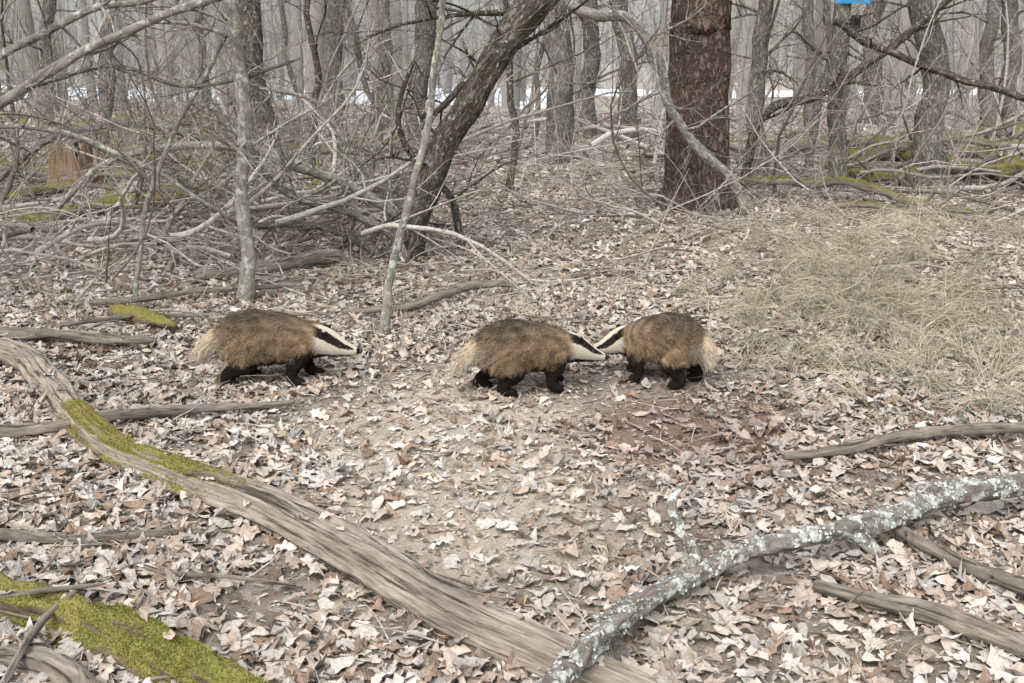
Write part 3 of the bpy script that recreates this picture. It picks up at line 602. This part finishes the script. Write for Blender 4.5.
def badger(loc,yaw,scale,bend,pitch,feet,xs=1.0,arch=0.0,tone=1.0,tl=1.0,roll=0.0):
    mb=MB()
    x=np.linspace(SX[0],SX[-1],64)
    def s3(A): 
        A=np.interp(x,SX,A); K=np.array([1,2,3,2,1])/9.; return np.convolve(np.pad(A,2,mode='edge'),K,'valid')
    loft(mb,x,s3(SZ)+arch*np.sin(np.clip(x/.45,0,1)*np.pi),s3(SW),s3(SH))
    legs=[]
    for sgn,fo in ((1,feet[0]),(-1,feet[1])):
        y=.072*sgn; fx=.39+fo
        pts=[(.38,y*.75,.23),(.39,y,.165),(.375+fo*.45,y*1.08,.105),(.372+fo*.9,y*1.1,.055),(fx,y*1.1,.024),(fx+.03,y*1.13,.015),(fx+.055,y*1.13,.010)]
        tube(mb,pts,[.055,.054,.037,.027,.026,.024,.013],n=14,rough=0,step=.01); legs.append((fx+.055,y*1.13))
    for sgn,fo in ((1,feet[2]),(-1,feet[3])):
        y=.08*sgn; fx=.085+fo
        pts=[(.09,y*.6,.23),(.11,y*.95,.175),(.14+fo*.4,y*1.05,.125),(.09+fo*.7,y*1.08,.082),(.05+fo*.95,y*1.1,.048),(fx-.028,y*1.1,.022),(fx+.02,y*1.12,.015),(fx+.048,y*1.12,.010)]
        tube(mb,pts,[.07,.076,.056,.036,.026,.025,.024,.013],n=14,rough=0,step=.01); legs.append((fx+.048,y*1.12))
    tube(mb,[(.03,0,.26),(-.03,0,.235),(-.03-.05*tl,0,.19),(-.03-.08*tl,0,.14)],[.05,.040,.032,.016],n=12,rough=0,step=.01)
    for sgn in (1,-1):
        ball(mb,(.522,.061*sgn,.268),(.010,.019,.022))
        ball(mb,(.575,.039*sgn,.180),(.033,.018,.020))
    ball(mb,(.681,0,.155),(.011,.013,.012))
    tmp=build("tmp",mb,M_fur)
    md=tmp.modifiers.new("r","REMESH"); md.mode='VOXEL'; md.voxel_size=.006
    m2=tmp.modifiers.new("s","SMOOTH"); m2.factor=.5; m2.iterations=5
    dg=bpy.context.evaluated_depsgraph_get(); ev=tmp.evaluated_get(dg); me=bpy.data.meshes.new_from_object(ev)
    bpy.data.objects.remove(tmp)
    nv=len(me.vertices); v=np.zeros(nv*3,np.float32); me.vertices.foreach_get("co",v); V=v.reshape(-1,3).astype(float)
    CR=np.array([.50,.45,.37]); BK=np.array([.020,.016,.014]); 
    def colour(P):
        x,y,z=P[:,0],P[:,1],P[:,2]
        zc=np.interp(x,SX,SZ); hw=np.interp(x,SX,SW); hh=np.interp(x,SX,SH)
        n=.5+.5*np.sin(x*30+4*np.sin(z*26+y*20)+2*np.sin(y*33))*np.sin(y*37+z*44+2*np.sin(x*21))
        side=np.clip((.355-z)/.15,0,1)[:,None]
        c=np.array([.135,.105,.078])*(1-side)+np.array([.34,.24,.15])*side; c=c*(.55+.85*n[:,None])
        low=np.clip((.155-z)/.035,0,1)[:,None]; c=c*(1-low)+BK*1.3*low
        leg=(np.clip((.14-z)/.02,0,1)*(x>-.0))[:,None]; c=c*(1-leg)+BK*leg
        sh=(np.clip((x-.33)/.05,0,1)*np.clip((.20-z)/.04,0,1))[:,None]; c=c*(1-sh)+BK*1.2*sh
        tail=np.clip((-.005-x)/.03,0,1)[:,None]; c=c*(1-tail)+CR*np.array([1.25,1.1,.92])*tail
        rumpc=(np.clip((.05-x)/.05,0,1)*np.clip((.27-z)/.05,0,1))[:,None]*(z>.13)[:,None]; c=c*(1-rumpc*.7)+CR*.95*rumpc*.7
        phi=np.arctan2(np.abs(y)/hw,(z-zc)/hh)
        hd=np.clip((x-.455)/.03,0,1)
        s0=np.interp(x,[.46,.53,.60,.66],[.30,.38,.52,.62]); s1=np.interp(x,[.46,.53,.60,.66],[1.05,1.2,1.34,1.1])
        stripe=(phi>s0)&(phi<s1)&(x<.66); throat=(phi>2.25)&(x<.64)
        hc=np.where(stripe[:,None],BK*1.3,np.where(throat[:,None],BK*1.5,CR*1.15))
        ear=(z>.268)&(x>.50)&(x<.555)&(np.abs(y)>.035); hc=np.where((ear&(z>.279))[:,None],CR*1.1,np.where(ear[:,None],BK,hc))
        hc=np.where((x>.673)[:,None],BK*.7,hc)
        c=c*(1-hd[:,None])+hc*hd[:,None]
        return c*tone
    cx=np.linspace(-.2,.8,1001)
    a=bend*np.clip((cx-.40)/.18,0,1); b=pitch*np.clip((cx-.43)/.12,0,1)
    dx=np.gradient(cx); Cx=np.cumsum(np.cos(a)*np.cos(b)*dx); Cy=np.cumsum(np.sin(a)*np.cos(b)*dx); Cz=np.cumsum(np.sin(b)*dx)
    i0=np.argmin(abs(cx)); Cx-=Cx[i0]; Cy-=Cy[i0]; Cz-=Cz[i0]
    def pose(P):
        xx=P[:,0]; A=np.interp(xx,cx,a); Bb=np.interp(xx,cx,b)
        X0=np.interp(xx,cx,Cx);Y0=np.interp(xx,cx,Cy);Z0=np.interp(xx,cx,Cz)
        L=np.stack([-np.sin(A),np.cos(A),0*A],-1); U=np.stack([-np.cos(A)*np.sin(Bb),-np.sin(A)*np.sin(Bb),np.cos(Bb)],-1)
        rl=roll*np.clip((xx-.45)/.1,0,1); yy=P[:,1]; zz=P[:,2]-.20; y2=yy*np.cos(rl)-zz*np.sin(rl); z2=yy*np.sin(rl)+zz*np.cos(rl)
        o=np.stack([X0,Y0,Z0+.20],-1)+L*y2[:,None]+U*z2[:,None]; o[:,0]*=xs; return o
    C=colour(V)
    if "Col" in me.attributes: me.attributes.remove(me.attributes["Col"])
    at=me.color_attributes.new("Col",'FLOAT_COLOR','POINT'); at.data.foreach_set("color",np.concatenate([C*.8,np.ones((nv,1))],1).astype(np.float32).ravel())
    ob=bpy.data.objects.new("badger",me); scene.collection.objects.link(ob)
    me.materials.clear(); me.materials.append(M_fur)
    P,Nn=surf_sample(ob,54000)
    me.vertices.foreach_set("co",pose(V).astype(np.float32).ravel()); me.polygons.foreach_set("use_smooth",np.ones(len(me.polygons),bool)); me.update()
    x,y,z=P.T; N=len(P)
    head=np.clip((x-.44)/.07,0,1); leg=np.clip((.12-z)/.03,0,1)*(x>-.01); tail=np.clip((-.01-x)/.03,0,1)
    bel=np.clip((.19-z)/.05,0,1)
    Lf=(.038-.004*bel)*(1-head)*(1-leg)*(1-tail)+.0085*head+.010*leg*(1-head)*(1-tail)+.060*tail
    clump=.75+.35*np.sin(x*70+3*np.sin(z*60+y*50))*np.sin(z*85+2*np.sin(x*55)+y*60)
    Lf=Lf*rng.uniform(.55,1.25,N)*np.where(head>.5,1,clump)
    D=np.stack([-np.ones(N),np.zeros(N),np.zeros(N)],-1)*(1-leg*.8)[:,None]+np.array([0,0,-1.])*(.15+.45*np.clip(np.abs(y)/.12,0,1)*(1-head)+.35*bel*(1-head)+1.0*leg+1.0*tail)[:,None]
    cd=np.stack([0*x,np.sin(x*60+z*40),np.sin(z*50+x*45+y*50)],-1)*.22*(1-head)[:,None]
    D=nrm(nrm(D)+cd+Nn*(.38-.2*head+.1*tail)[:,None]+rng.normal(0,.16,(N,3)))
    C=colour(P+rng.normal(0,.0035,(N,3))); body=((1-head)*(1-leg)*(1-tail))[:,None]
    j=rng.uniform(.55,1.4,(N,1)); c0=C*(.6+.3*tail[:,None])  # strand roots darkened: shadow deep in the coat painted into the colour
    lumin=C.mean(1,keepdims=True)>.05
    c1=np.where(lumin,C*(1-body*.35),C)*j; tipc=np.where(lumin,C*(1-body)+body*(C*.85+np.array([.13,.105,.078]))*rng.uniform(.3,1.7,(N,1)),C*1.3)
    p1=pose(P); e=1e-3; d1=nrm(pose(P+D*e)-p1); n1=nrm(pose(P+Nn*e)-p1)
    fm=MB(); strands(fm,p1,d1,n1,Lf,np.where(head>.5,.0018,.0028)*np.ones(N),c0,c1,tipc,curl=np.array([0,0,-.25]))
    build("fur",fm,M_fur,parent=ob,smooth=False)
    em=MB()
    for s in (1,-1): ball(em,(.597,.046*s,.196),(.009,.006,.008),col=(.006,.005,.005))
    ball(em,(.690,0,.156),(.010,.014,.011),col=(.012,.010,.010))
    V0=em.V; em.V=[pose(q) for q in V0]; build("eyes_and_nose",em,M_eye,parent=ob)
    cl=MB()
    for fx,fy in legs:
        for q in range(5):
            yy=fy+(q-2)*.009; tube(cl,[(fx-.008,yy,.015),(fx+.008,yy,.011),(fx+.020,yy,.003)],[.0035,.003,.001],n=6,rough=0,step=.006,col=(.22,.18,.13))
    cl.V=[pose(q) for q in cl.V]; build("claws",cl,M_fur,parent=ob)
    ob.scale=(scale,)*3; ob.rotation_euler=(0,0,math.radians(yaw)); 
    mx=loc[0]+.25*scale*math.cos(math.radians(yaw)); my=loc[1]+.25*scale*math.sin(math.radians(yaw))
    ob.location=(loc[0],loc[1],float(H(mx,my))+.012)
    return ob
M_eye,_nt,_b,_c=newmat("wet_black",False); _c.default_value=(.008,.007,.007,1); _b.inputs["Roughness"].default_value=.2; _b.inputs["Specular IOR Level"].default_value=.5
badger((-1.385,5.10),5,.95,-.20,.0,(.045,-.035,.04,-.05),roll=.12,tl=1.15)
badger((-.14,4.77),18,.885,-.15,-.06,(.04,-.02,-.04,.035),tl=1.15)
badger((.865,4.92),153,.86,.50,-.06,(-.03,.04,.02,-.03),xs=.89,arch=.012,tl=.45,roll=-.28)

# ------------------------------------------------------------------ world, light, camera
w=bpy.data.worlds.new("World"); scene.world=w; w.use_nodes=True; nt=w.node_tree
bg=nt.nodes["Background"]; sky=nt.nodes.new("ShaderNodeTexSky"); sky.sky_type='NISHITA'; sky.sun_disc=False
sky.sun_elevation=math.radians(50); sky.sun_rotation=math.radians(200); sky.air_density=1.5; sky.dust_density=4.0
hs=nt.nodes.new("ShaderNodeHueSaturation"); hs.inputs["Saturation"].default_value=.45; hs.inputs["Value"].default_value=1.9
nt.links.new(sky.outputs[0],hs.inputs["Color"]); nt.links.new(hs.outputs[0],bg.inputs[0]); bg.inputs[1].default_value=.15
sl=bpy.data.lights.new("sun","SUN"); sl.energy=1.4; sl.angle=math.radians(35); sl.color=(1,.985,.96)
so=bpy.data.objects.new("sun",sl); scene.collection.objects.link(so); so.rotation_euler=(math.radians(40),0,math.radians(-20))
scene.view_settings.view_transform='Standard'; scene.view_settings.look='None'; scene.view_settings.exposure=0
cam=bpy.data.cameras.new("camera"); cam.lens=38.6; cam.sensor_width=36; cam.clip_end=1000; cam.clip_start=.05
co=bpy.data.objects.new("camera",cam); scene.collection.objects.link(co); co.location=(0,0,1.5); co.rotation_euler=(math.radians(90-14.4),0,0); scene.camera=co
